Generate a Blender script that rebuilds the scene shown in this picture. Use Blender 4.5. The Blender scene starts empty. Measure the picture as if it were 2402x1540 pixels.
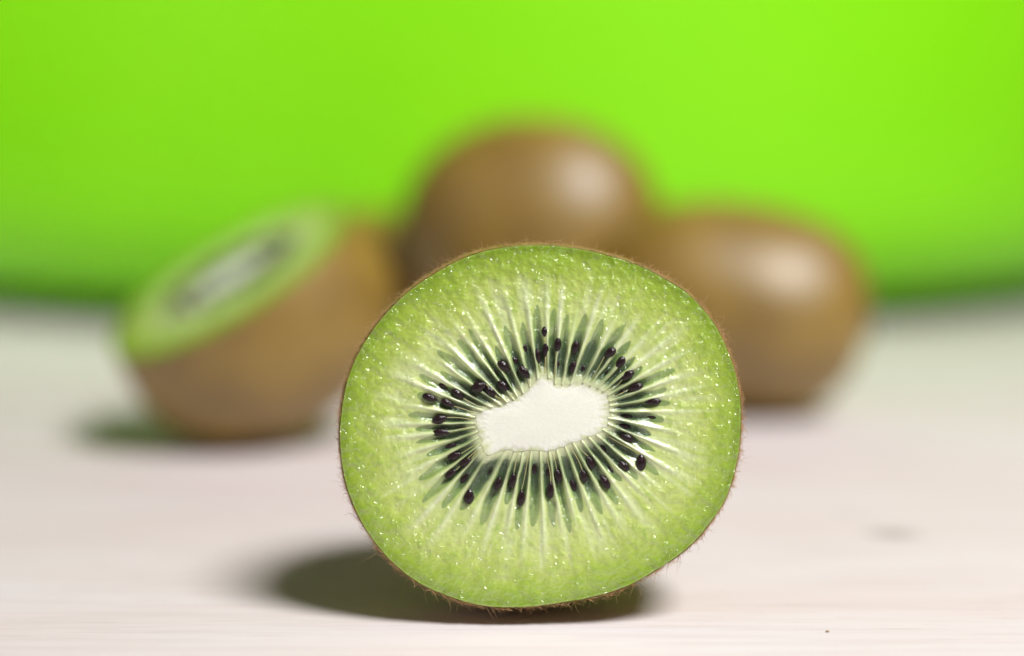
import bpy, math, random
import numpy as np
from mathutils import Matrix, Vector

random.seed(7)
RNG = np.random.default_rng(7)
scene = bpy.context.scene
COL = scene.collection

# ------------------------------------------------------------------ camera
D, CAM_H, LENS, SENSOR = 0.1765, 0.0532, 50.0, 36.0
FPX = LENS / SENSOR * 2402.0                 # focal length in pixels of a 2402 px wide picture
PITCH = math.atan(320.0 / FPX)
cam_data = bpy.data.cameras.new("camera")
cam = bpy.data.objects.new("camera", cam_data)
COL.objects.link(cam)
cam.location = (0, -D, CAM_H)
cam.rotation_euler = (math.radians(90) - PITCH, 0, 0)
cam_data.lens, cam_data.sensor_width = LENS, SENSOR
cam_data.clip_start, cam_data.clip_end = 0.005, 20.0
cam_data.dof.use_dof = True
cam_data.dof.focus_distance = 0.1740
cam_data.dof.aperture_fstop = 4.5
scene.camera = cam
scene.render.resolution_x, scene.render.resolution_y = 1024, 656

# ------------------------------------------------------------------ light
world = bpy.data.worlds.new("World")
scene.world = world
world.use_nodes = True
world.node_tree.nodes["Background"].inputs[0].default_value = (1.0, 0.76, 0.78, 1)
world.node_tree.nodes["Background"].inputs[1].default_value = 0.065


def area_lamp(name, loc, target, size, power, color):
    d = bpy.data.lights.new(name, 'AREA')
    d.shape, d.size, d.energy, d.color = 'DISK', size, power, color
    o = bpy.data.objects.new(name, d)
    COL.objects.link(o)
    o.location = loc
    o.rotation_euler = (Vector(target) - Vector(loc)).to_track_quat('-Z', 'Y').to_euler()
    return o


area_lamp("key_softbox", (0.36, -0.31, 0.72), (0.0, 0.05, 0.03), 0.30, 11.2, (1.0, 0.985, 0.985))
area_lamp("added_left_fill", (-0.85, -0.35, 0.40), (-0.15, 0.4, 0.08), 0.5, 0.55, (1.0, 0.92, 0.90))  # fill put in out of view to lift the basin's left side
added_basin_light = area_lamp("added_basin_light", (-0.62, -0.10, 0.72), (-0.22, 0.52, 0.12), 0.25, 0.5, (1.0, 0.98, 0.95))  # added unseen light, narrowed to brighten the left of the basin
added_basin_light.data.spread = math.radians(48)

vs = scene.view_settings
vs.view_transform, vs.look, vs.gamma, vs.use_curve_mapping = 'Standard', 'None', 1.0, False
vs.exposure = 0.0
scene.render.engine = 'CYCLES'
scene.cycles.use_denoising = True
scene.cycles.max_bounces = 8
scene.cycles.transparent_max_bounces = 12


# ------------------------------------------------------------------ helpers
def lin(r, g, b):
    f = lambda c: (c / 255 / 12.92) if c / 255 <= 0.04045 else ((c / 255 + 0.055) / 1.055) ** 2.4
    return np.array([f(r), f(g), f(b)])


def sstep(a, b, x):
    t = np.clip((x - a) / (b - a), 0, 1)
    return t * t * (3 - 2 * t)


NOISE_TABLE = np.random.default_rng(11).random((256, 256))


def vnoise(x, y, period=256):
    """value noise in [0,1]; periodic in x with the given whole number"""
    ix, iy = np.floor(x).astype(int), np.floor(y).astype(int)
    fx, fy = x - ix, y - iy
    fx, fy = fx * fx * (3 - 2 * fx), fy * fy * (3 - 2 * fy)
    x0, x1 = ix % period % 256, (ix + 1) % period % 256
    y0, y1 = iy % 256, (iy + 1) % 256
    T = NOISE_TABLE
    return (T[x0, y0] * (1 - fx) + T[x1, y0] * fx) * (1 - fy) + (T[x0, y1] * (1 - fx) + T[x1, y1] * fx) * fy


def fbm(x, y, octaves=3):
    v, a, t = 0, 1.0, 0
    for i in range(octaves):
        v = v + a * vnoise(x * 2 ** i + 17 * i, y * 2 ** i + 31 * i)
        t += a
        a *= 0.5
    return v / t


def mesh_object(name, verts, faces, mat, parent=None, smooth=True, colors=None, kind=None):
    me = bpy.data.meshes.new(name)
    if isinstance(faces, np.ndarray):
        nv, nf, k = len(verts), len(faces), faces.shape[1]
        me.vertices.add(nv)
        me.vertices.foreach_set("co", np.ascontiguousarray(verts, dtype=np.float32).ravel())
        me.loops.add(nf * k)
        me.loops.foreach_set("vertex_index", faces.astype(np.int32).ravel())
        me.polygons.add(nf)
        me.polygons.foreach_set("loop_start", np.arange(0, nf * k, k, dtype=np.int32))
        me.polygons.foreach_set("loop_total", np.full(nf, k, dtype=np.int32))
        me.update(calc_edges=True)
    else:
        me.from_pydata([tuple(v) for v in verts], [], faces)
        me.update()
    me.polygons.foreach_set("use_smooth", np.full(len(me.polygons), smooth))
    if colors is not None:
        at = me.color_attributes.new("Col", 'FLOAT_COLOR', 'POINT')
        c = np.ones((len(verts), 4), dtype=np.float32)
        c[:, :colors.shape[1]] = colors
        at.data.foreach_set("color", c.ravel())
    if mat:
        me.materials.append(mat)
    o = bpy.data.objects.new(name, me)
    COL.objects.link(o)
    if parent:
        o.parent = parent
    if kind:
        o["kind"] = kind
    return o


def grid_faces(n_rows, n_cols, wrap, offset=0, flip=False):
    r = np.arange(n_rows - 1)[:, None]
    c = np.arange(n_cols if wrap else n_cols - 1)[None, :]
    c2 = (c + 1) % n_cols
    a, b = r * n_cols + c, r * n_cols + c2
    d, e = (r + 1) * n_cols + c, (r + 1) * n_cols + c2
    q = np.stack([a, b, e, d], -1).reshape(-1, 4) + offset
    return q[:, ::-1] if flip else q


def thing(name, label, cat, loc, group=None):
    o = bpy.data.objects.new(name, None)
    o.empty_display_size = 0.01
    COL.objects.link(o)
    o.location = loc
    tag(o, label, cat, group)
    return o


def tag(o, label, cat, group=None):
    o["label"], o["category"] = label, cat
    if group:
        o["group"] = group


class NT:
    def __init__(self, name):
        self.m = bpy.data.materials.new(name)
        self.m.use_nodes = True
        self.t = self.m.node_tree
        self.b = self.t.nodes["Principled BSDF"]
        self.out = self.t.nodes["Material Output"]

    def n(self, typ, **kw):
        nd = self.t.nodes.new(typ)
        for k, v in kw.items():
            setattr(nd, k, v)
        return nd

    def l(self, a, b):
        self.t.links.new(a, b)

    def set(self, **kw):
        for k, v in kw.items():
            s = self.b.inputs[k.replace("_", " ")]
            s.default_value = v

    def noise(self, scale, detail=3, rough=0.5, vec=None):
        nd = self.n("ShaderNodeTexNoise")
        nd.inputs["Scale"].default_value = scale
        nd.inputs["Detail"].default_value = detail
        nd.inputs["Roughness"].default_value = rough
        if vec is not None:
            self.l(vec, nd.inputs["Vector"])
        return nd

    def ramp(self, fac, stops):
        nd = self.n("ShaderNodeValToRGB")
        el = nd.color_ramp.elements
        while len(el) < len(stops):
            el.new(0.5)
        for e, (p, c) in zip(el, stops):
            e.position = p
            e.color = (*c, 1) if not isinstance(c, (int, float)) else (c, c, c, 1)
        self.l(fac, nd.inputs[0])
        return nd

    def mathn(self, op, a, b=None, c=None):
        nd = self.n("ShaderNodeMath", operation=op)
        for i, v in enumerate((a, b, c)):
            if v is None:
                continue
            if isinstance(v, (int, float)):
                nd.inputs[i].default_value = v
            else:
                self.l(v, nd.inputs[i])
        return nd.outputs[0]

    def mixc(self, fac, a, b, blend='MIX'):
        nd = self.n("ShaderNodeMix", data_type='RGBA', blend_type=blend)
        for s, v in ((nd.inputs[0], fac), (nd.inputs[6], a), (nd.inputs[7], b)):
            if isinstance(v, (int, float)):
                s.default_value = v
            elif isinstance(v, (tuple, list, np.ndarray)):
                s.default_value = (*v, 1)
            else:
                self.l(v, s)
        return nd.outputs[2]

    def bump(self, height, dist, strength=1.0, normal=None):
        nd = self.n("ShaderNodeBump")
        nd.inputs["Strength"].default_value = strength
        nd.inputs["Distance"].default_value = dist
        self.l(height, nd.inputs["Height"])
        if normal is not None:
            self.l(normal, nd.inputs["Normal"])
        return nd.outputs[0]


# ------------------------------------------------------------------ materials
def wet_bumps(T, scale, radius, keep):
    """height of small scattered juice beads"""
    co = T.n("ShaderNodeTexCoord").outputs["Object"]
    wob = T.noise(900, 2, 0.5, co)
    add = T.n("ShaderNodeVectorMath", operation='MULTIPLY_ADD')
    T.l(wob.outputs["Color"], add.inputs[0])
    add.inputs[1].default_value = (0.0011, 0.0011, 0.0011)
    T.l(co, add.inputs[2])
    v = T.n("ShaderNodeTexVoronoi", feature='F1')
    v.inputs["Scale"].default_value = scale
    T.l(add.outputs[0], v.inputs["Vector"])
    d2 = T.mathn('MULTIPLY', v.outputs["Distance"], v.outputs["Distance"])
    dome = T.mathn('SQRT', T.mathn('MAXIMUM', T.mathn('SUBTRACT', radius * radius, d2), 0.0))
    sep = T.n("ShaderNodeSeparateColor")
    T.l(v.outputs["Color"], sep.inputs[0])
    pick = T.mathn('GREATER_THAN', sep.outputs[0], 1 - keep)
    size = T.mathn('MULTIPLY_ADD', sep.outputs[1], 0.8, 0.3)
    drift = T.ramp(T.noise(230, 2, 0.5, co).outputs[0], [(0.32, 0.35), (0.55, 1.0)])
    size = T.mathn('MULTIPLY', size, drift.outputs[0])
    return T.mathn('MULTIPLY', T.mathn('MULTIPLY', dome, pick), size), co


def mat_flesh():
    T = NT("kiwi_flesh")
    at = T.n("ShaderNodeAttribute", attribute_name="Col")
    h, co = wet_bumps(T, 1400, 0.46, 0.52)
    fine = T.noise(2600, 3, 0.6, co)
    mid = T.noise(800, 3, 0.5, co)
    sc = T.ramp(mid.outputs[0], [(0.3, 0.94), (0.7, 1.05)])
    c = T.mixc(1.0, at.outputs["Color"], sc.outputs[0], 'MULTIPLY')
    T.l(c, T.b.inputs["Base Color"])
    T.set(Roughness=0.3, IOR=1.38, Coat_Weight=1.0, Coat_Roughness=0.16, Coat_IOR=2.0)
    T.set(Subsurface_Weight=0.3, Subsurface_Scale=0.0005)
    T.b.inputs["Subsurface Radius"].default_value = (0.8, 1.0, 0.3)
    T.l(T.bump(mid.outputs[0], 0.00012, 0.5), T.b.inputs["Normal"])
    b1 = T.bump(h, 0.00068, 1.0)
    T.l(T.bump(fine.outputs[0], 0.00013, 1.0, b1), T.b.inputs["Coat Normal"])
    return T.m


def mat_core():
    T = NT("kiwi_core")
    at = T.n("ShaderNodeAttribute", attribute_name="Col")
    co = T.n("ShaderNodeTexCoord").outputs["Object"]
    fine = T.noise(3200, 3, 0.6, co)
    sc = T.ramp(fine.outputs[0], [(0.3, 0.97), (0.7, 1.02)])
    T.l(T.mixc(1.0, at.outputs["Color"], sc.outputs[0], 'MULTIPLY'), T.b.inputs["Base Color"])
    T.set(Roughness=0.35, IOR=1.38, Subsurface_Weight=0.5, Subsurface_Scale=0.001)
    T.b.inputs["Subsurface Radius"].default_value = (1.0, 1.0, 0.7)
    T.l(T.bump(fine.outputs[0], 0.00003, 0.5), T.b.inputs["Normal"])
    return T.m


def mat_gel():
    T = NT("seed_chamber_gel")
    at = T.n("ShaderNodeAttribute", attribute_name="Col")
    h, co = wet_bumps(T, 1500, 0.5, 0.30)
    fine = T.noise(1300, 3, 0.6, co)
    T.l(at.outputs["Color"], T.b.inputs["Base Color"])
    T.set(Roughness=0.10, IOR=1.9)
    b1 = T.bump(h, 0.0005, 1.0)
    T.l(T.bump(fine.outputs[0], 0.0004, 1.0, b1), T.b.inputs["Normal"])
    tr = T.n("ShaderNodeBsdfTransparent")
    mx = T.n("ShaderNodeMixShader")
    T.l(at.outputs["Alpha"], mx.inputs[0])
    T.l(tr.outputs[0], mx.inputs[1])
    T.l(T.b.outputs[0], mx.inputs[2])
    T.l(mx.outputs[0], T.out.inputs["Surface"])
    return T.m


def mat_seed():
    T = NT("kiwi_seed")
    co = T.n("ShaderNodeTexCoord").outputs["Object"]
    v = T.n("ShaderNodeTexVoronoi", feature='F1')
    v.inputs["Scale"].default_value = 9.0
    T.l(co, v.inputs["Vector"])
    c = T.ramp(v.outputs["Distance"], [(0.0, (0.004, 0.002, 0.004)), (0.6, (0.022, 0.010, 0.012))])
    T.l(c.outputs[0], T.b.inputs["Base Color"])
    T.set(Roughness=0.22, IOR=1.45)
    T.l(T.bump(v.outputs["Distance"], 0.00005, 0.7), T.b.inputs["Normal"])
    return T.m


def mat_skin():
    T = NT("kiwi_skin")
    co = T.n("ShaderNodeTexCoord").outputs["Object"]
    big = T.noise(90, 3, 0.5, co)
    fine = T.noise(1600, 4, 0.65, co)
    c = T.ramp(big.outputs[0], [(0.3, (0.215, 0.125, 0.007)), (0.7, (0.34, 0.21, 0.018))])
    c2 = T.mixc(T.ramp(fine.outputs[0], [(0.35, 0.0), (0.7, 0.6)]).outputs[0], c.outputs[0], (0.155, 0.084, 0.005))
    T.l(c2, T.b.inputs["Base Color"])
    T.set(Roughness=0.48, IOR=1.88, Sheen_Weight=0.0, Sheen_Roughness=0.4)
    T.b.inputs["Sheen Tint"].default_value = (1.0, 0.85, 0.65, 1)
    T.l(T.bump(fine.outputs[0], 0.00012, 0.55), T.b.inputs["Normal"])
    return T.m


def simple(name, color, rough=0.5, **kw):
    T = NT(name)
    co = T.n("ShaderNodeTexCoord").outputs["Object"]
    nz = T.noise(600, 3, 0.5, co)
    sc = T.ramp(nz.outputs[0], [(0.3, 0.75), (0.7, 1.2)])
    T.l(T.mixc(1.0, color, sc.outputs[0], 'MULTIPLY'), T.b.inputs["Base Color"])
    T.set(Roughness=rough, **kw)
    return T.m


M_FLESH, M_CORE, M_GEL, M_SEED, M_SKIN = mat_flesh(), mat_core(), mat_gel(), mat_seed(), mat_skin()
M_HAIR = simple("kiwi_fuzz", (0.52, 0.31, 0.13), 0.5)
M_STALK = simple("seed_stalk", (0.55, 0.52, 0.22), 0.3)
M_SCAR = simple("stem_scar", (0.06, 0.035, 0.018), 0.8)
M_CRUMB = simple("crumb", (0.45, 0.33, 0.22), 0.7)


def mat_table():
    T = NT("pale_wood")
    co = T.n("ShaderNodeTexCoord").outputs["Object"]
    mp = T.n("ShaderNodeMapping")
    mp.inputs["Scale"].default_value = (0.06, 1.0, 1.0)
    T.l(co, mp.inputs["Vector"])
    grain = T.noise(520, 5, 0.6, mp.outputs[0])
    mp2 = T.n("ShaderNodeMapping")
    mp2.inputs["Scale"].default_value = (0.22, 1.0, 1.0)
    T.l(co, mp2.inputs["Vector"])
    broad = T.noise(42, 3, 0.5, mp2.outputs[0])
    fleck = T.noise(1500, 2, 0.5, mp.outputs[0])
    c = T.ramp(broad.outputs[0], [(0.30, (0.66, 0.565, 0.535)), (0.5, (0.685, 0.62, 0.605)), (0.7, (0.70, 0.66, 0.66))])
    g = T.ramp(grain.outputs[0], [(0.34, (0.91, 0.885, 0.865)), (0.55, (1.0, 1.0, 1.0))])
    c1 = T.mixc(0.75, c.outputs[0], g.outputs[0], 'MULTIPLY')
    f = T.ramp(fleck.outputs[0], [(0.62, (1.0, 1.0, 1.0)), (0.75, (0.86, 0.80, 0.74))])
    c2 = T.mixc(0.8, c1, f.outputs[0], 'MULTIPLY')
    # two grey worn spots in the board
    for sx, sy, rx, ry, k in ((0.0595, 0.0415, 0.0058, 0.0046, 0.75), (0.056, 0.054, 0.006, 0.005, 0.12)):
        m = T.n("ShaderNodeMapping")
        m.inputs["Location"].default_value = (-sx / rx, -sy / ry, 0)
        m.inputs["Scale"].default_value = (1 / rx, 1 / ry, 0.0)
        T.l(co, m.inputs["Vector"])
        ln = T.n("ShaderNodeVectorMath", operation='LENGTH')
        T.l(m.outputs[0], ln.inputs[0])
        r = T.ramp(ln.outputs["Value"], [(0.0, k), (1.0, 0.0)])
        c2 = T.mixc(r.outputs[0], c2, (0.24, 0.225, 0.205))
    T.l(c2, T.b.inputs["Base Color"])
    T.set(Roughness=0.7, IOR=1.25)
    T.l(T.bump(grain.outputs[0], 0.00012, 0.6), T.b.inputs["Normal"])
    return T.m


def mat_basin():
    T = NT("green_plastic")
    co = T.n("ShaderNodeTexCoord").outputs["Object"]
    nz = T.noise(9, 3, 0.5, co)
    c = T.ramp(nz.outputs[0], [(0.3, (0.225, 0.75, 0.003)), (0.7, (0.26, 0.79, 0.008))])
    T.l(c.outputs[0], T.b.inputs["Base Color"])
    T.set(Roughness=0.40, IOR=1.38)
    T.l(T.bump(T.noise(350, 2, 0.5, co).outputs[0], 0.0002, 0.15), T.b.inputs["Normal"])
    return T.m


def mat_wall():
    T = NT("brown_wall")
    co = T.n("ShaderNodeTexCoord").outputs["Object"]
    nz = T.noise(14, 4, 0.6, co)
    c = T.ramp(nz.outputs[0], [(0.3, (0.055, 0.032, 0.012)), (0.7, (0.085, 0.05, 0.02))])
    T.l(c.outputs[0], T.b.inputs["Base Color"])
    T.set(Roughness=0.85)
    return T.m


# ------------------------------------------------------------------ setting: tabletop and the wall behind
def rounded_slab(name, x0, x1, y0, y1, z0, z1, r, mat):
    prof = [(0, z0)] + [(0, z1 - r)] + [(r * (1 - math.cos(a)), z1 - r + r * math.sin(a)) for a in np.linspace(0.2, math.pi / 2, 6)]
    verts, faces = [], []
    for ins, z in prof:
        verts += [(x0 + ins, y0 + ins, z), (x1 - ins, y0 + ins, z), (x1 - ins, y1 - ins, z), (x0 + ins, y1 - ins, z)]
    for k in range(len(prof) - 1):
        for i in range(4):
            j = (i + 1) % 4
            faces.append((k * 4 + i, k * 4 + j, k * 4 + 4 + j, k * 4 + 4 + i))
    n = len(verts)
    faces += [(n - 4, n - 3, n - 2, n - 1), (3, 2, 1, 0)]
    return mesh_object(name, verts, faces, mat, smooth=False)


table = rounded_slab("tabletop", -0.75, 0.75, -0.16, 0.83, -0.028, 0.0, 0.003, mat_table())
table["kind"] = "structure"
wall = rounded_slab("wall", -1.6, 1.6, 1.25, 1.30, -0.7, 1.3, 0.002, mat_wall())
wall["kind"] = "structure"

# ------------------------------------------------------------------ picture ray -> place
CP, SP = math.cos(PITCH), math.sin(PITCH)
CAM = np.array([0, -D, CAM_H])


def ray(px, py):
    u, v = (px - 1201.0) / FPX, (770.0 - py) / FPX
    return np.array([u, CP + v * SP, -SP + v * CP])


def at_depth(px, py, y):
    r = ray(px, py)
    return CAM + r * ((y - CAM[1]) / r[1])


def on_table(px, py):
    r = ray(px, py)
    return CAM + r * (-CAM[2] / r[2])


# ------------------------------------------------------------------ green basin behind the fruit
def build_basin(cx, cy):
    prof = [(0.0, 0.004), (0.200, 0.004), (0.212, 0.001), (0.228, 0.0005), (0.240, 0.002), (0.275, 0.0045), (0.312, 0.0095),
            (0.335, 0.0165), (0.348, 0.028), (0.355, 0.045), (0.359, 0.085), (0.362, 0.135), (0.366, 0.185), (0.370, 0.226)]
    inner = [(r - 0.003 if r > 0.01 else 0.0, z + 0.0035) for r, z in reversed(prof)]
    prof = np.array(prof + inner)
    # denser profile for a smooth curve
    t = np.arange(len(prof))
    tt = np.linspace(0, len(prof) - 1, 120)
    P = np.stack([np.interp(tt, t, prof[:, 0]), np.interp(tt, t, prof[:, 1])], 1)
    k = np.array([1, 2, 3, 2, 1]) / 9
    Q = P.copy()
    for c in (0, 1):
        Q[2:-2, c] = np.convolve(P[:, c], k, 'valid')
    n = 160
    ang = np.linspace(0, 2 * math.pi, n, endpoint=False)
    V = np.stack([Q[:, None, 0] * np.cos(ang), Q[:, None, 0] * np.sin(ang), np.repeat(Q[:, 1:2], n, 1)], -1).reshape(-1, 3)
    root = thing("plastic_basin", "large glossy lime green plastic basin standing behind the kiwifruit", "basin", (cx, cy, 0))
    mb = mat_basin()
    mesh_object("shell", V, grid_faces(len(Q), n, True), mb, root)
    rim = [(0.3695 + 0.0060 * math.cos(a), 0.227 + 0.0046 * math.sin(a)) for a in np.linspace(0, 2 * math.pi, 15)]
    rim = np.array(rim)
    V = np.stack([rim[:, None, 0] * np.cos(ang), rim[:, None, 0] * np.sin(ang), np.repeat(rim[:, 1:2], n, 1)], -1).reshape(-1, 3)
    mesh_object("rolled_rim", V, grid_faces(len(rim), n, True), mb, root)


build_basin(-0.010, 0.672)


# ------------------------------------------------------------------ hairs as thin tapered tubes
def hair_mesh(name, roots, dirs, lengths, radius, bend, mat, parent, seg=4, curl=0.5):
    n = len(roots)
    t = np.linspace(0, 1, seg + 1)
    side = np.cross(dirs, RNG.normal(size=(n, 3)))
    side /= np.linalg.norm(side, axis=1, keepdims=True) + 1e-9
    side2 = np.cross(dirs, side)
    L = lengths[:, None, None]
    cv = RNG.uniform(-1, 1, (n, 1, 1)) * curl
    cv2 = RNG.uniform(-1, 1, (n, 1, 1)) * curl
    tt = t[None, :, None]
    C = roots[:, None] + L * (dirs[:, None] * tt + side[:, None] * cv * tt ** 2 + bend[:, None] * tt ** 2 + side2[:, None] * cv2 * np.sin(tt * 3.0) * 0.5)
    rad = radius * (1 - 0.75 * tt)
    ring = []
    for k in range(3):
        a = k * 2 * math.pi / 3
        ring.append(C + rad * (side[:, None] * math.cos(a) + side2[:, None] * math.sin(a)))
    V = np.stack(ring, 2).reshape(-1, 3)                 # hair, seg, 3
    base = (np.arange(n) * (seg + 1) * 3)[:, None, None]
    s = np.arange(seg)[None, :, None] * 3
    k = np.arange(3)[None, None, :]
    k2 = (k + 1) % 3
    F = np.stack([base + s + k, base + s + k2, base + s + 3 + k2, base + s + 3 + k], -1).reshape(-1, 4)
    return mesh_object(name, V, F, mat, parent, True, kind="stuff")


# ------------------------------------------------------------------ a seed shared by all
def seed_mesh():
    nu, nv = 12, 8
    verts = [(0, 0, -0.5)]
    for i in range(1, nv):
        th = math.pi * i / nv
        z = -0.5 * math.cos(th)
        r = 0.5 * math.sin(th) * (1 - 0.42 * max(0, z) * 2 * 0.8)   # slimmer towards +z (the pointed end)
        for j in range(nu):
            a = 2 * math.pi * j / nu
            verts.append((r * math.cos(a), r * math.sin(a), z))
    verts.append((0, 0, 0.54))
    faces = []
    for j in range(nu):
        faces.append((0, 1 + (j + 1) % nu, 1 + j))
    for i in range(nv - 2):
        for j in range(nu):
            a, b = 1 + i * nu + j, 1 + i * nu + (j + 1) % nu
            faces.append((a, b, b + nu, a + nu))
    last = len(verts) - 1
    for j in range(nu):
        faces.append((last, 1 + (nv - 2) * nu + j, 1 + (nv - 2) * nu + (j + 1) % nu))
    me = bpy.data.meshes.new("seed")
    me.from_pydata(verts, [], faces)
    me.polygons.foreach_set("use_smooth", np.ones(len(me.polygons), dtype=bool))
    me.materials.append(M_SEED)
    return me


SEED_ME = seed_mesh()


# ------------------------------------------------------------------ half a kiwifruit
def build_half(label, outline, core, core_tilt, core_ab, seeds, face_world, depth, n_phi, n_s, n_hair, n_loc, belly=0.02, full=2.3):
    """outline, core: traced points in the face plane (metres, x right, y up, origin = core centre).
    seeds: (x, y, angle, length, width, deep).  face_world: 4x4, face coordinates (x, depth, up) to the world."""
    rng = np.random.default_rng(int(n_loc * 13 + len(seeds)))
    ct, st = math.cos(core_tilt), math.sin(core_tilt)
    ca, cb = core_ab

    def rot(p):
        return np.stack([p[:, 0] * ct + p[:, 1] * st, -p[:, 0] * st + p[:, 1] * ct], 1)

    co, ou = rot(np.asarray(core)), rot(np.asarray(outline))

    def periodic(ph, r, smooth):
        o = np.argsort(ph)
        ph, r = ph[o], r[o]
        g = np.linspace(-math.pi, math.pi, 720, endpoint=False)
        v = np.interp(g, np.concatenate([ph - 2 * math.pi, ph, ph + 2 * math.pi]), np.tile(r, 3))
        if smooth:
            k = np.hanning(smooth)
            k /= k.sum()
            v = np.convolve(np.concatenate([v[-smooth:], v, v[:smooth]]), k, 'same')[smooth:-smooth]
        return lambda x: np.interp((x + math.pi) % (2 * math.pi) - math.pi, np.append(g, math.pi), np.append(v, v[0]))

    core_r = periodic(np.arctan2(co[:, 1] / cb, co[:, 0] / ca), np.hypot(co[:, 0] / ca, co[:, 1] / cb), 15)
    out_r = periodic(np.arctan2(ou[:, 1], ou[:, 0]), np.hypot(ou[:, 0], ou[:, 1]), 25)

    def Cpt(ph):
        r = core_r(ph) * (1 + 0.010 * np.sin(ph * 23) + 0.008 * np.sin(ph * 47 + 1))
        x, y = ca * np.cos(ph) * r, cb * np.sin(ph) * r
        return np.stack([x * ct - y * st, x * st + y * ct], -1)

    def Opt(ph, k=1.0):
        r = out_r(ph) * k
        x, y = np.cos(ph) * r, np.sin(ph) * r
        return np.stack([x * ct - y * st, x * st + y * ct], -1)

    FL = 0.9925                                             # flesh ends just inside the skin

    def P(ph, s):
        c, o = Cpt(ph), Opt(ph, FL)
        return c * (1 - s[..., None]) + o * s[..., None]

    # where each seed lies in (phi, s)
    gp, gs = np.meshgrid(np.linspace(-math.pi, math.pi, 720, endpoint=False), np.linspace(0, 0.7, 90), indexing='ij')
    GP = P(gp, gs)
    sphi = []
    for sd in seeds:
        d = (GP[..., 0] - sd[0]) ** 2 + (GP[..., 1] - sd[1]) ** 2
        i = np.unravel_index(np.argmin(d), d.shape)
        sphi.append(gp[i])
    sphi = np.array(sphi)

    # seed chambers: evenly set out, pulled onto the seeds
    pitch = 2 * math.pi / n_loc
    cen = -math.pi + pitch * (np.arange(n_loc) + 0.5) + rng.uniform(-0.12, 0.12, n_loc) * pitch
    for k in range(n_loc):
        dd = (sphi - cen[k] + math.pi) % (2 * math.pi) - math.pi
        near = dd[np.abs(dd) < pitch * 0.5]
        if len(near):
            cen[k] += 0.75 * near.mean()
    cen = np.sort(cen)
    for _ in range(40):                                    # never closer than three quarters of the usual spacing
        g = (np.roll(cen, -1) - cen) % (2 * math.pi)
        push = np.clip(0.80 * pitch - g, 0, None) * 0.5
        cen = cen - push + np.roll(push, 1)
    gap_l = (cen - np.roll(cen, 1)) % (2 * math.pi)
    gap_r = (np.roll(cen, -1) - cen) % (2 * math.pi)
    wl, wr = 0.5 * gap_l * rng.uniform(0.84, 0.98, n_loc), 0.5 * gap_r * rng.uniform(0.84, 0.98, n_loc)
    tip = rng.uniform(0.42, 0.58, n_loc)
    tip[rng.random(n_loc) < 0.15] *= 0.78

    def gprof(q):                                          # half-width of a chamber along its length, q = s/tip
        return np.clip(0.93 + 0.1 * q, 0, 1.0) * np.sqrt(np.clip(1 - np.clip(q, 0, 1) ** 3.6, 0, 1))

    root_world = face_world
    thing_loc = None

    # ---- flesh
    ph = np.linspace(-math.pi, math.pi, n_phi, endpoint=False)
    ss = np.linspace(0, 1, n_s)
    SS, PH = np.meshgrid(ss, ph, indexing='ij')
    XY = P(PH, SS)
    un = (PH + math.pi) / (2 * math.pi)
    wob1 = vnoise(un * 120, SS * 14 + 70, 120)
    PHW = PH + 0.022 * (vnoise(un * 64, SS * 11 + 5, 64) - 0.5)
    mask = np.zeros_like(SS)
    dent = np.zeros_like(SS)
    edge_ray = np.zeros_like(SS)
    for k in range(n_loc):
        sd = (PHW - cen[k] + math.pi) % (2 * math.pi) - math.pi
        d = np.abs(sd)
        q = (SS + 0.05 * (wob1 - 0.5)) / tip[k]
        w = np.where(sd > 0, wr[k], wl[k]) * gprof(q)
        m = np.clip(1 - d / (w + 1e-6), 0, 1) * (q < 1)
        mask = np.maximum(mask, m)
        dent = np.maximum(dent, m * (1 - sstep(0.4, 1.0, q)))
    pocket = sstep(0.0, 0.45, mask) * sstep(0.0, 0.08, SS)
    hollow = sstep(0.0, 1.0, dent) * sstep(0.03, 0.15, SS)
    ridge = np.zeros_like(SS)
    for k in range(n_loc):
        mid_ = cen[k] + 0.5 * gap_r[k] + rng.normal(0, 0.006)
        end = rng.uniform(0.6, 0.95)
        d = np.abs((PH - mid_ + math.pi) % (2 * math.pi) - math.pi)
        ridge = np.maximum(ridge, np.exp(-(d / (0.013 + 0.016 * SS)) ** 2) * (1 - sstep(end * 0.5, end, SS)) * rng.uniform(0.6, 1.0))
    mm = XY * 1000.0
    un = (PH + math.pi) / (2 * math.pi)
    fibre = vnoise(un * 128, SS * 5, 128) * 0.6 + vnoise(un * 240, SS * 9 + 40, 240) * 0.4
    blotch = fbm(mm[..., 0] * 0.45 + 50, mm[..., 1] * 0.45 + 50, 3)
    speck = fbm(mm[..., 0] * 1.6 + 90, mm[..., 1] * 1.6 + 20, 3)
    # pigment
    c_ray, c_peri = lin(203, 219, 138), lin(190, 209, 102)
    c_out, c_edge = lin(156, 185, 60), lin(130, 160, 34)
    c_loc, c_in = lin(104, 136, 74), lin(118, 134, 98)
    s3 = SS[..., None]
    jit = (blotch - 0.5) * 0.22
    t1 = sstep(0.42, 0.80, SS + jit + (fibre - 0.5) * 0.25)[..., None]
    t2 = sstep(0.66, 0.93, SS + jit * 0.9)[..., None]
    t3 = sstep(0.90, 0.99, SS + jit * 0.25)[..., None]
    col = c_ray * (1 - t1) + c_peri * t1
    col = col * (1 - t2) + c_out * t2
    col = col * (1 - t3) + c_edge * t3
    # green between the fibres of the outer flesh
    fg = sstep(0.45, 0.75, fibre) * sstep(0.12, 0.3, SS) * (1 - sstep(0.6, 0.85, SS))
    col = col * (1 - 0.35 * fg[..., None]) + lin(168, 200, 88) * 0.35 * fg[..., None]
    dk = sstep(0.60, 0.78, speck) * sstep(0.3, 0.5, SS)
    col = col * (1 - 0.40 * dk[..., None]) + lin(140, 180, 52) * 0.40 * dk[..., None]
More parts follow.
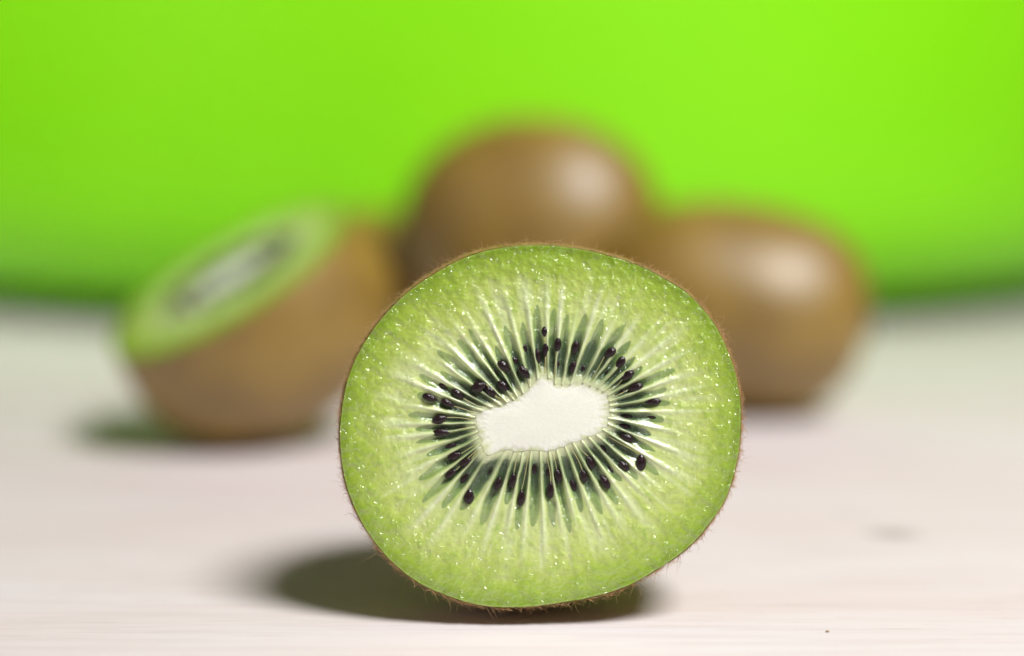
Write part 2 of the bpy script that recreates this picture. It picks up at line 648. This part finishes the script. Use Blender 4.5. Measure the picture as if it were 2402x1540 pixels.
    streak = sstep(0.55, 0.85, vnoise(un * 200, SS * 3 + 60, 200)) * sstep(0.22, 0.42, SS) * (1 - sstep(0.55, 0.88, SS + jit))
    col = col * (1 - 0.55 * streak[..., None]) + lin(216, 230, 172) * 0.55 * streak[..., None]
    col = col * (1 - 0.75 * ridge[..., None]) + lin(226, 236, 200) * 0.75 * ridge[..., None]
    # greyer near the core
    inn = (1 - sstep(0.08, 0.36, SS))[..., None]
    col = col * (1 - 0.7 * inn) + c_in * 1.25 * 0.7 * inn
    pk = (pocket * (0.66 + 0.34 * (1 - sstep(0.22, 0.46, SS + (blotch - 0.5) * 0.2))))[..., None]
    dkr = (sstep(0.03, 0.12, SS) * (1 - sstep(0.2, 0.34, SS + (blotch - 0.5) * 0.2)))[..., None]
    c_pk = c_loc * (1 - 0.75 * dkr) + lin(58, 72, 58) * 0.75 * dkr
    col = col * (1 - pk) + c_pk * pk
    # the core's pale tissue runs a little way out between the chambers
    ce = (1 - sstep(0.005, 0.05 + 0.08 * fibre, SS))[..., None]
    col = col * (1 - ce) + lin(212, 221, 174) * ce
    pale = (sstep(0.985, 0.995, SS))[..., None]
    col = col * (1 - 0.2 * pale) + lin(180, 206, 116) * 0.2 * pale
    # relief (y is depth into the fruit)
    relief = -0.00012 * (fibre - 0.5) * sstep(0.05, 0.3, SS) - 0.00016 * (speck - 0.5) * sstep(0.35, 0.6, SS)
    relief = relief - 0.00030 * (blotch - 0.5) + 0.00045 * hollow - 0.00012 * (1 - pocket) * (1 - sstep(0.2, 0.5, SS))
    relief = relief - 0.00022 * ridge * (1 - pocket) 
    V = np.stack([XY[..., 0], relief, XY[..., 1]], -1).reshape(-1, 3)
    Cc = col.reshape(-1, 3)
    F = [grid_faces(n_s, n_phi, True)]
    # hidden back of the flesh, so that it is a closed body
    dn = 14
    back = []
    for i in range(1, dn + 1):
        u = i / dn
        k = math.sqrt(max(0, 1 - u ** full)) * 0.985
        o = Opt(ph, FL * k)
        back.append(np.stack([o[:, 0], np.full(n_phi, 0.0005 + u * depth * 0.97), o[:, 1]], -1))
    V = np.concatenate([V, V[(n_s - 1) * n_phi:]] + back)
    Cc = np.concatenate([Cc, np.tile(lin(158, 194, 62), ((dn + 1) * n_phi, 1))])
    F.append(grid_faces(dn + 1, n_phi, True, n_s * n_phi))
    F = np.concatenate(F)

    # ---- skin shell
    prof = [(0.9895, 0.0006), (0.9935, 0.00028), (0.9975, 0.00022), (1.0, 0.0005)]
    for i in range(1, 37):
        u = i / 36
        k = math.sqrt(max(0, 1 - u ** full)) * (1 + belly * math.sin(min(1, u / 0.8) * math.pi))
        prof.append((max(k, 0.0), 0.0005 + u * (depth - 0.0005)))
    n_sk = max(240, n_phi // 3)
    phs = np.linspace(-math.pi, math.pi, n_sk, endpoint=False)
    SV = []
    for k, y in prof:
        o = Opt(phs, k)
        wob = 0.00015 * (vnoise((phs + math.pi) / (2 * math.pi) * 96, np.full(n_sk, y * 900), 96) - 0.5)
        SV.append(np.stack([o[:, 0] * (1 + wob / 0.024), np.full(n_sk, y), o[:, 1] * (1 + wob / 0.024)], -1))
    SV = np.concatenate(SV)

    # stand it on the table: the lowest skin vertex touches
    M = np.array(face_world)
    W = SV @ M[:3, :3].T + M[:3, 3]
    low = W[:, 2].min()
    print("half lowest point before seating:", low, label)
    if abs(low) > 0.0025:
        M[2, 3] -= low
        W[:, 2] -= low
    # soft fruit: a shallow flat where it presses on the table
    flat = np.maximum(W[:, 2], 0.00006)
    W[:, 2] = flat
    inv = np.linalg.inv(M)
    SV = W @ inv[:3, :3].T + inv[:3, 3]
    contact = W[np.argmin(W[:, 2])]
    root = thing("kiwifruit_half", label, "kiwifruit", (float(contact[0]), float(contact[1]), 0.0), "halves of cut kiwifruit")
    ML = Matrix.Translation((-float(contact[0]), -float(contact[1]), 0)) @ Matrix(M.tolist())

    def child(o):
        o.parent = root
        o.matrix_basis = ML
        return o

    child(mesh_object("flesh", V, F, M_FLESH, root, colors=Cc))
    child(mesh_object("skin", SV, grid_faces(len(prof), n_sk, True), M_SKIN, root))

    # ---- core
    nq = 60 if n_phi > 600 else 24
    npc = n_phi // 2
    phc = np.linspace(-math.pi, math.pi, npc, endpoint=False)
    qq = np.linspace(0.0, 1.0, nq)
    CE = Cpt(phc)
    XYc = CE[None] * qq[:, None, None] * 1.045
    mmc = XYc * 1000
    gran = fbm(mmc[..., 0] * 3.5 + 7, mmc[..., 1] * 3.5 + 9, 3)
    bl = fbm(mmc[..., 0] * 0.45 + 50, mmc[..., 1] * 0.45 + 50, 3)
    qn = qq[:, None]
    yc = (-0.00024 + 0.00012 * sstep(0.3, 0.957, qn) + 0.0006 * sstep(0.957, 1.0, qn) - 0.00030 * (bl - 0.5) * sstep(0.6, 0.957, qn)
          - 0.00008 * (gran - 0.5) * (0.08 + sstep(0.7, 0.88, qn) * (1 - sstep(0.88, 0.957, qn))))
    fr = vnoise((phc[None] + math.pi) / (2 * math.pi) * 110 + 0 * qn, qn * 3 + 0 * phc[None], 110)
    e = sstep(0.80, 0.99, qn + (fr - 0.5) * 0.16)[..., None]
    ccol = lin(239, 241, 228) * (1 - e) + lin(212, 221, 174) * e
    ccol = np.broadcast_to(ccol, XYc.shape[:2] + (3,)).reshape(-1, 3)
    CV = np.stack([XYc[..., 0], yc, XYc[..., 1]], -1).reshape(-1, 3)
    # a short hidden wall under its edge, closing at the back
    under = np.stack([CE[:, 0] * 0.9, np.full(npc, 0.003), CE[:, 1] * 0.9], -1)
    tipb = np.stack([CE[:, 0] * 0.02, np.full(npc, 0.0045), CE[:, 1] * 0.02], -1)
    CV = np.concatenate([CV, under, tipb])
    ccol = np.concatenate([ccol, np.tile(lin(228, 233, 196), (2 * npc, 1))])
    child(mesh_object("core", CV, grid_faces(nq + 2, npc, True), M_CORE, root, colors=ccol))

    # ---- gel of each seed chamber
    nu, nl = (15, 48) if n_phi > 600 else (7, 14)
    for k in range(n_loc):
        u = np.linspace(-1, 1, nu)[None, :]
        q = np.linspace(0.0, 0.985, nl)[:, None]
        s = np.broadcast_to(q * tip[k], (nl, nu))
        pp = cen[k] + u * np.where(u > 0, wr[k], wl[k]) * gprof(q) * 1.02
        xy = P(pp, s)
        m2 = xy * 1000
        str_ = vnoise((u + 1) * 4 + 9 * k + 0 * q, q * 3 + k * 5 + 0 * u)
        dip = (1 - u ** 2) * (0.00022 * np.sin(np.clip(q, 0, 1) * math.pi) + 0.00005)
        y = dip + 0.00012 * (fbm(m2[..., 0] * 2.2 + 3, m2[..., 1] * 2.2 + 5, 2) - 0.5) * (1 - u ** 2)
        y = y - 0.00004
        a = sstep(0.0, 0.35, q + 0 * u)[..., None]
        b = sstep(0.55, 1.0, q + 0 * u)[..., None]
        gc = lin(96, 108, 88) * (1 - a) + lin(78, 108, 70) * a
        gc = gc * (1 - b) + lin(112, 150, 82) * b
        gc = gc * (0.75 + 0.5 * str_[..., None])
        thread = (sstep(0.72, 0.9, str_) * (1 - sstep(0.15, 0.5, q + 0 * u)))[..., None]
        gc = gc * (1 - 0.5 * thread) + lin(170, 176, 128) * 0.5 * thread
        soft = sstep(0.0, 0.5, 1 - np.abs(u) + 0 * q) * (1 - sstep(0.5, 0.95, q + 0 * u))
        gc = np.concatenate([gc, (0.02 + 0.33 * soft * sstep(0.0, 0.12, q + 0 * u))[..., None]], -1)
        child(mesh_object("seed_chamber", np.stack([xy[..., 0], y, xy[..., 1]], -1).reshape(-1, 3),
                          grid_faces(nl, nu, False), M_GEL, root, colors=gc.reshape(-1, 4)))

    # ---- seeds and their stalks
    for i, (x, y, ang, ln, wd, deep) in enumerate(seeds):
        dx, dz = math.cos(ang), math.sin(ang)
        if dx * x + dz * y > 0:                            # pointed end towards the core
            dx, dz = -dx, -dz
        o = bpy.data.objects.new("seed", SEED_ME)
        COL.objects.link(o)
        o.parent = root
        zax = Vector((dx, 0, dz))
        yax = Vector((0, 1, 0))
        R = Matrix((yax.cross(zax), yax, zax)).transposed().to_4x4()
        yoff = 0.00034 if deep else -0.00020 + 0.00015 * rng.random()
        o.matrix_basis = ML @ Matrix.Translation((x, yoff, y)) @ R @ Matrix.Diagonal((wd * 1.06, wd * 0.8, ln * 1.04, 1))
        if deep or n_phi < 600:
            continue
        if rng.random() < 0.8:                             # thread from the core to the seed's point
            c0 = Cpt(np.array([sphi[i] + rng.uniform(-0.03, 0.03)]))[0]
            p0 = np.array([c0[0], 0.0, c0[1]])
            p1 = np.array([x + dx * ln * 0.5, yoff - 0.0001, y + dz * ln * 0.5])
            mid = (p0 + p1) / 2 + np.array([rng.uniform(-1, 1), -0.35, rng.uniform(-1, 1)]) * 0.00035
            sv, sf = [], []
            ns = 7
            for j in range(ns):
                t = j / (ns - 1)
                c = p0 * (1 - t) ** 2 + 2 * mid * t * (1 - t) + p1 * t * t
                d = (p1 - p0) / (np.linalg.norm(p1 - p0) + 1e-9)
                a1 = np.cross(d, [0, 1, 0]); a1 /= np.linalg.norm(a1) + 1e-9
                for kk in range(4):
                    an = kk * math.pi / 2
                    sv.append(c + 0.00004 * (a1 * math.cos(an) + np.array([0, 1, 0]) * math.sin(an)))
            for j in range(ns - 1):
                for kk in range(4):
                    sf.append((j * 4 + kk, j * 4 + (kk + 1) % 4, j * 4 + 4 + (kk + 1) % 4, j * 4 + 4 + kk))
            child(mesh_object("seed_stalk", np.array(sv), sf, M_STALK, root))

    # ---- fuzz: a ragged fringe at the cut and short hair over the skin
    n1 = n_hair
    clump = rng.uniform(-math.pi, math.pi, max(8, n1 // 9))
    pr = np.where(rng.random(n1) < 0.6, clump[rng.integers(0, len(clump), n1)] + rng.normal(0, 0.012, n1), rng.uniform(-math.pi, math.pi, n1))
    dep = np.abs(rng.normal(0, 0.0011, n1))
    n2 = int(n_hair * 2.2)
    pr = np.concatenate([pr, rng.uniform(-math.pi, math.pi, n2)])
    dep = np.concatenate([dep, rng.uniform(0.0, 0.6, n2) * depth])
    kk = np.sqrt(np.clip(1 - (dep / depth) ** full, 0, 1))
    o = Opt(pr) * kk[:, None]
    o2 = Opt(pr + 0.01) * kk[:, None]
    tan = np.stack([o2[:, 0] - o[:, 0], np.zeros(len(pr)), o2[:, 1] - o[:, 1]], -1)
    tan /= np.linalg.norm(tan, axis=1, keepdims=True)
    nor = np.cross(tan, np.array([0, 1.0, 0]))
    rad = np.stack([o[:, 0], np.zeros(len(pr)), o[:, 1]], -1)
    nor *= np.sign((nor * rad).sum(1, keepdims=True))
    swirl = np.sin(pr * 3 + 1)[:, None] * 0.8 + rng.normal(0, 0.75, (len(pr), 1))
    d = nor * rng.uniform(0.22, 0.8, (len(pr), 1)) + tan * swirl + np.array([0, 1.0, 0]) * rng.uniform(-0.35, 0.35, (len(pr), 1))
    d /= np.linalg.norm(d, axis=1, keepdims=True)
    L = rng.gamma(3.2, 0.00018, len(pr)) + 0.0002
    L[rng.random(len(pr)) < 0.07] *= 1.9
    roots = np.stack([o[:, 0], dep, o[:, 1]], -1) - nor * 0.00006
    keep = (roots @ M[:3, :3].T + M[:3, 3])[:, 2] > 0.0006
    bend = -nor * rng.uniform(0.0, 0.5, (len(pr), 1))
    wt = (roots + d * L[:, None]) @ M[:3, :3].T + M[:3, 3]
    keep &= wt[:, 2] > 0.0001
    child(hair_mesh("fuzz", roots[keep], d[keep], L[keep], 0.000026, bend[keep], M_HAIR, root))
    return root


# ------------------------------------------------------------------ the front half, from points read off the picture
TILT = math.radians(6.0)
KC = at_depth(1273, 979, -0.004)                              # centre of the white core
FX, FU, FN = np.array([1.0, 0, 0]), np.array([0, math.sin(TILT), math.cos(TILT)]), np.array([0, -math.cos(TILT), math.sin(TILT)])


def face_pt(px, py):
    r = ray(px, py)
    t = ((KC - CAM) @ FN) / (r @ FN)
    p = CAM + r * t - KC
    return (p @ FX, p @ FU)


OUT_PX = [(1222, 574), (1261, 573), (1290, 574), (1348, 581), (1423, 597), (1501, 622), (1559, 652), (1616, 687), (1652, 725), (1683, 765),
          (1703, 806), (1721, 852), (1735, 904), (1741, 956), (1740, 997), (1736, 1061), (1721, 1126), (1702, 1180), (1676, 1217),
          (1638, 1267), (1596, 1303), (1535, 1343), (1467, 1380), (1396, 1402), (1325, 1415), (1290, 1421), (1213, 1427), (1133, 1425),
          (1052, 1402), (988, 1375), (936, 1338), (891, 1293), (852, 1238), (823, 1180), (804, 1119), (796, 1061), (795, 997),
          (803, 936), (814, 884), (832, 840), (864, 785), (904, 733), (962, 678), (1017, 641), (1109, 595), (1165, 581)]
CORE_Z5 = [(490, 745), (540, 715), (640, 690), (740, 650), (830, 590), (870, 535), (910, 490), (960, 505), (1010, 548), (1080, 555), (1150, 535),
           (1220, 555), (1290, 580), (1340, 610), (1352, 680), (1352, 760), (1340, 820), (1290, 862), (1200, 900), (1100, 932), (1020, 970),
           (940, 985), (860, 975), (770, 990), (700, 972), (640, 985), (580, 1012), (545, 1000), (533, 920), (508, 860), (490, 800)]
# x, y, angle (degrees, anticlockwise), length, width, 1 = sunk in the gel
SEED_Z5 = [(937, 207, 88, 66, 40, 0), (1022, 292, 85, 92, 46, 0), (943, 326, 88, 88, 40, 0), (892, 365, 100, 96, 42, 0), (1137, 308, 76, 88, 52, 0),
           (1120, 436, 78, 80, 42, 0), (1360, 343, 35, 90, 58, 0), (1428, 408, 58, 92, 54, 0), (1476, 490, 38, 94, 54, 0), (1527, 568, 18, 102, 54, 0),
           (1640, 661, 5, 102, 46, 0), (1640, 760, 0, 92, 42, 1), (1470, 893, -22, 98, 46, 0), (1562, 1055, 88, 108, 68, 0), (1452, 1075, -42, 84, 46, 0),
           (1370, 1108, -58, 84, 44, 1), (1328, 1180, -58, 104, 50, 0), (1190, 1140, -76, 84, 48, 0), (1235, 1055, -68, 92, 42, 0), (1120, 1202, -72, 92, 46, 1),
           (1025, 1140, -76, 92, 42, 0), (975, 1232, 88, 112, 46, 0), (963, 1112, 88, 82, 40, 1), (785, 1283, 86, 108, 46, 0), (730, 1170, 80, 102, 46, 0),
           (635, 1190, 72, 92, 50, 0), (588, 1110, 68, 74, 36, 1), (448, 1275, 82, 98, 66, 0), (420, 1155, 50, 86, 44, 1), (330, 1127, 35, 88, 46, 0),
           (425, 1052, 30, 90, 42, 0), (355, 1012, 20, 92, 50, 0), (330, 946, 8, 94, 44, 1), (268, 860, 4, 114, 50, 0), (385, 845, 5, 66, 36, 1),
           (258, 775, 14, 98, 62, 0), (195, 635, -20, 102, 52, 0), (310, 670, -26, 92, 44, 0), (375, 612, -36, 94, 48, 0), (280, 553, -40, 74, 50, 1),
           (510, 565, 22, 104, 72, 0), (587, 595, -46, 88, 48, 0), (667, 560, -44, 88, 52, 0), (670, 430, -38, 92, 56, 0), (805, 470, -50, 102, 56, 0),
           (800, 312, -60, 86, 46, 1), (852, 262, -70, 60, 38, 1), (745, 396, -55, 70, 42, 1), (612, 482, -55, 74, 44, 1), (1015, 420, 85, 74, 44, 1),
           (1186, 450, 75, 62, 36, 1), (1345, 482, 45, 70, 38, 1), (1538, 443, 38, 62, 40, 1), (1432, 596, 14, 78, 36, 1), (1462, 755, -4, 92, 36, 1),
           (1455, 822, -8, 94, 42, 1), (1622, 975, -30, 72, 40, 1), (1312, 965, -58, 92, 42, 1), (870, 1095, 90, 90, 44, 1), (712, 1285, 82, 86, 44, 1),
           (395, 1312, 52, 62, 42, 1)]


def z5(x, y):
    return ((x / 1.6208 + 1600) * 0.58643, (y / 1.6208 + 1200) * 0.58643)


PXM = 1.6208 / 0.58643 * FPX / 0.1725                      # zoomed pixels per metre on the cut face
outline = [face_pt(*p) for p in OUT_PX]
core = [face_pt(*z5(*p)) for p in CORE_Z5]
seeds = [(*face_pt(*z5(x, y)), math.radians(a), l / PXM, w / PXM, bool(dp)) for x, y, a, l, w, dp in SEED_Z5]
FW = np.eye(4)
FW[:3, 0], FW[:3, 1], FW[:3, 2], FW[:3, 3] = FX, -FN, FU, KC
front_half = build_half("sharp cut kiwifruit half whose green face shows white core and black seeds", outline, core, math.radians(9),
                        (0.0152, 0.0083), seeds, FW, 0.031, 1200, 210, 3600, 44, 0.055)


# ------------------------------------------------------------------ the half behind, tipped back on its skin
def ellipse(a, b, wob, n=60):
    t = np.linspace(-math.pi, math.pi, n, endpoint=False)
    r = 1 + wob * np.sin(2 * t + 0.6) + wob * 0.6 * np.sin(3 * t + 2)
    return [(a * math.cos(x) * k, b * math.sin(x) * k) for x, k in zip(t, r)]


pc = at_depth(540, 682, 1.68 * D - D)
up, back, right = np.array([0, SP, CP]), np.array([0, -CP, SP]), np.array([1.0, 0, 0])
N = -0.48 * right + 0.87 * up + 0.47 * back
N /= np.linalg.norm(N)
A = 0.89 * right + 0.45 * up
A -= N * (A @ N)
A /= np.linalg.norm(A)
B = np.cross(A, -N)
LW = np.eye(4)
LW[:3, 0], LW[:3, 1], LW[:3, 2], LW[:3, 3] = A, -N, B, pc
rr = random.Random(5)
seeds2 = []
for k in range(58):
    a = 2 * math.pi * (k + rr.uniform(-0.3, 0.3)) / 58
    q = rr.uniform(1.25, 1.75)
    x, y = 0.0088 * q * math.cos(a), 0.0056 * q * math.sin(a) * 1.15
    seeds2.append((x, y, math.atan2(y, x), 0.0026, 0.0016, rr.random() < 0.2))
build_half("blurred kiwifruit half leaning with its cut face turned upward, beside whole kiwifruit", ellipse(0.0282, 0.0264, 0.012), ellipse(0.0068, 0.0044, 0.02),
           0.0, (0.0068, 0.0044), seeds2, LW, 0.0360, 420, 80, 1500, 36, 0.06, 3.6)


# ------------------------------------------------------------------ whole kiwifruit
def build_whole(label, centre, axis, semi, seed, seat=True, blunt=(0.9, 0.93)):
    """semi = (half length along the axis, half width, half height)"""
    rng = np.random.default_rng(seed)
    nu, nv = 120, 80
    th = np.linspace(0, math.pi, nv)[:, None]
    ph = np.linspace(0, 2 * math.pi, nu, endpoint=False)[None, :]
    sx = np.sign(np.cos(th)) * np.abs(np.cos(th)) ** blunt[0] + 0 * ph
    rr_ = np.sin(th) ** blunt[1]
    lump = 1 + 0.016 * np.sin(2 * ph + seed) * np.sin(th) + 0.012 * np.sin(3 * ph + th * 2 + seed * 2) + 0.01 * (vnoise(ph / (2 * math.pi) * 12, th * 4 + seed, 12) - 0.5)
    taper = 1 + 0.05 * np.cos(th)
    L = np.stack([semi[0] * sx * (1 + 0 * ph), semi[1] * rr_ * np.cos(ph) * lump * taper, semi[2] * rr_ * np.sin(ph) * lump * taper], -1).reshape(-1, 3)
    X = np.array(axis, float)
    X /= np.linalg.norm(X)
    Yv = np.cross([0, 0, 1.0], X)
    Yv /= np.linalg.norm(Yv)
    Z = np.cross(X, Yv)
    R = np.stack([X, Yv, Z], 1)
    W = L @ R.T
    c = np.array(centre, float)
    if seat:
        c[2] = -W[:, 2].min()
    lowest = W[np.argmin(W[:, 2])]
    base = c + lowest
    V = W - lowest
    if seat:
        V[:, 2] = np.maximum(V[:, 2], 0.00008)
    root = thing("kiwifruit", label, "kiwifruit", tuple(map(float, base)), "whole kiwifruit piled on the board")
    mesh_object("skin", V, grid_faces(nv, nu, True), M_SKIN, root)
    for sgn in (1, -1):                                    # dry nubs at the two ends
        e = X * semi[0] * sgn - lowest
        prof = [(0.0034, -0.0012), (0.0030, 0.0001), (0.0022, 0.0009), (0.0012, 0.0012 if sgn > 0 else 0.0005), (0.0, 0.0010 if sgn > 0 else 0.0002)]
        an = np.linspace(0, 2 * math.pi, 14, endpoint=False)
        NV = []
        for r, h in prof:
            k = 1 + 0.15 * np.sin(an * 5 + seed)
            NV.append(e + X * sgn * h + (r * k * np.cos(an))[:, None] * Yv + (r * k * np.sin(an))[:, None] * Z)
        mesh_object("stem_scar" if sgn > 0 else "blossom_scar", np.concatenate(NV), grid_faces(len(prof), 14, True, flip=sgn < 0), M_SCAR, root)
    n = 7000
    g = rng.normal(size=(n, 3))
    g /= np.linalg.norm(g, axis=1, keepdims=True)
    p = g * np.array(semi)
    nn = g / np.array(semi)
    nn /= np.linalg.norm(nn, axis=1, keepdims=True)
    p, nn = p @ R.T - lowest, nn @ R.T
    d = nn * rng.uniform(0.3, 0.9, (n, 1)) + rng.normal(0, 0.5, (n, 3))
    d /= np.linalg.norm(d, axis=1, keepdims=True)
    ln = rng.gamma(3, 0.0003, n) + 0.0003
    keep = (p[:, 2] > 0.001) & ((p + d * ln[:, None])[:, 2] > 0.0003)
    hair_mesh("fuzz", p[keep], d[keep], ln[keep], 0.00004, -nn[keep] * 0.2, M_HAIR, root, seg=3)
    return root


c_right = at_depth(1706, 722, 1.94 * D - D)
build_whole("whole kiwifruit lying on the board beneath the right shoulder of the topmost one", c_right, (0.96, -0.22, -0.15), (0.0330, 0.0250, 0.0252), 1, blunt=(0.8, 0.78))
c_back = at_depth(890, 690, 2.28 * D - D)
build_whole("whole kiwifruit half hidden behind the tipped cut half", c_back, (-0.45, 0.89, 0.0), (0.0300, 0.0240, 0.0238), 4)
c_top = at_depth(1243, 533, 2.09 * D - D)
build_whole("whole kiwifruit raised on top of the pile, propped on two others", c_top, (0.93, -0.28, -0.04), (0.0340, 0.0265, 0.0278), 6, seat=False)


# ------------------------------------------------------------------ crumbs on the board
def crumb(px, py, size, label, seed):
    rng = np.random.default_rng(seed)
    p = on_table(px, py)
    V, F = [], []
    for i in range(5):
        t = i / 4
        r = size * 0.22 * math.sin(0.5 + t * 2.2)
        for j in range(6):
            a = j * math.pi / 3
            V.append(((t - 0.5) * size, r * math.cos(a) * rng.uniform(0.7, 1.2), max(0, r + r * math.sin(a) * rng.uniform(0.7, 1.2)) + t * t * size * 0.15))
    for i in range(4):
        for j in range(6):
            F.append((i * 6 + j, i * 6 + (j + 1) % 6, i * 6 + 6 + (j + 1) % 6, i * 6 + 6 + j))
    F += [tuple(range(5, -1, -1)), tuple(range(24, 30))]
    V = np.array(V)
    V[:, 2] -= V[:, 2].min()
    o = mesh_object("crumb", V, F, M_CRUMB, smooth=False)
    o.location = (float(p[0]), float(p[1]), 0.00004)
    o.rotation_euler = (0, 0, rng.uniform(-0.6, 0.3))
    tag(o, label, "crumb")


crumb(1941, 1484, 0.0005, "tiny brown crumb lying alone on the pale board in front", 3)
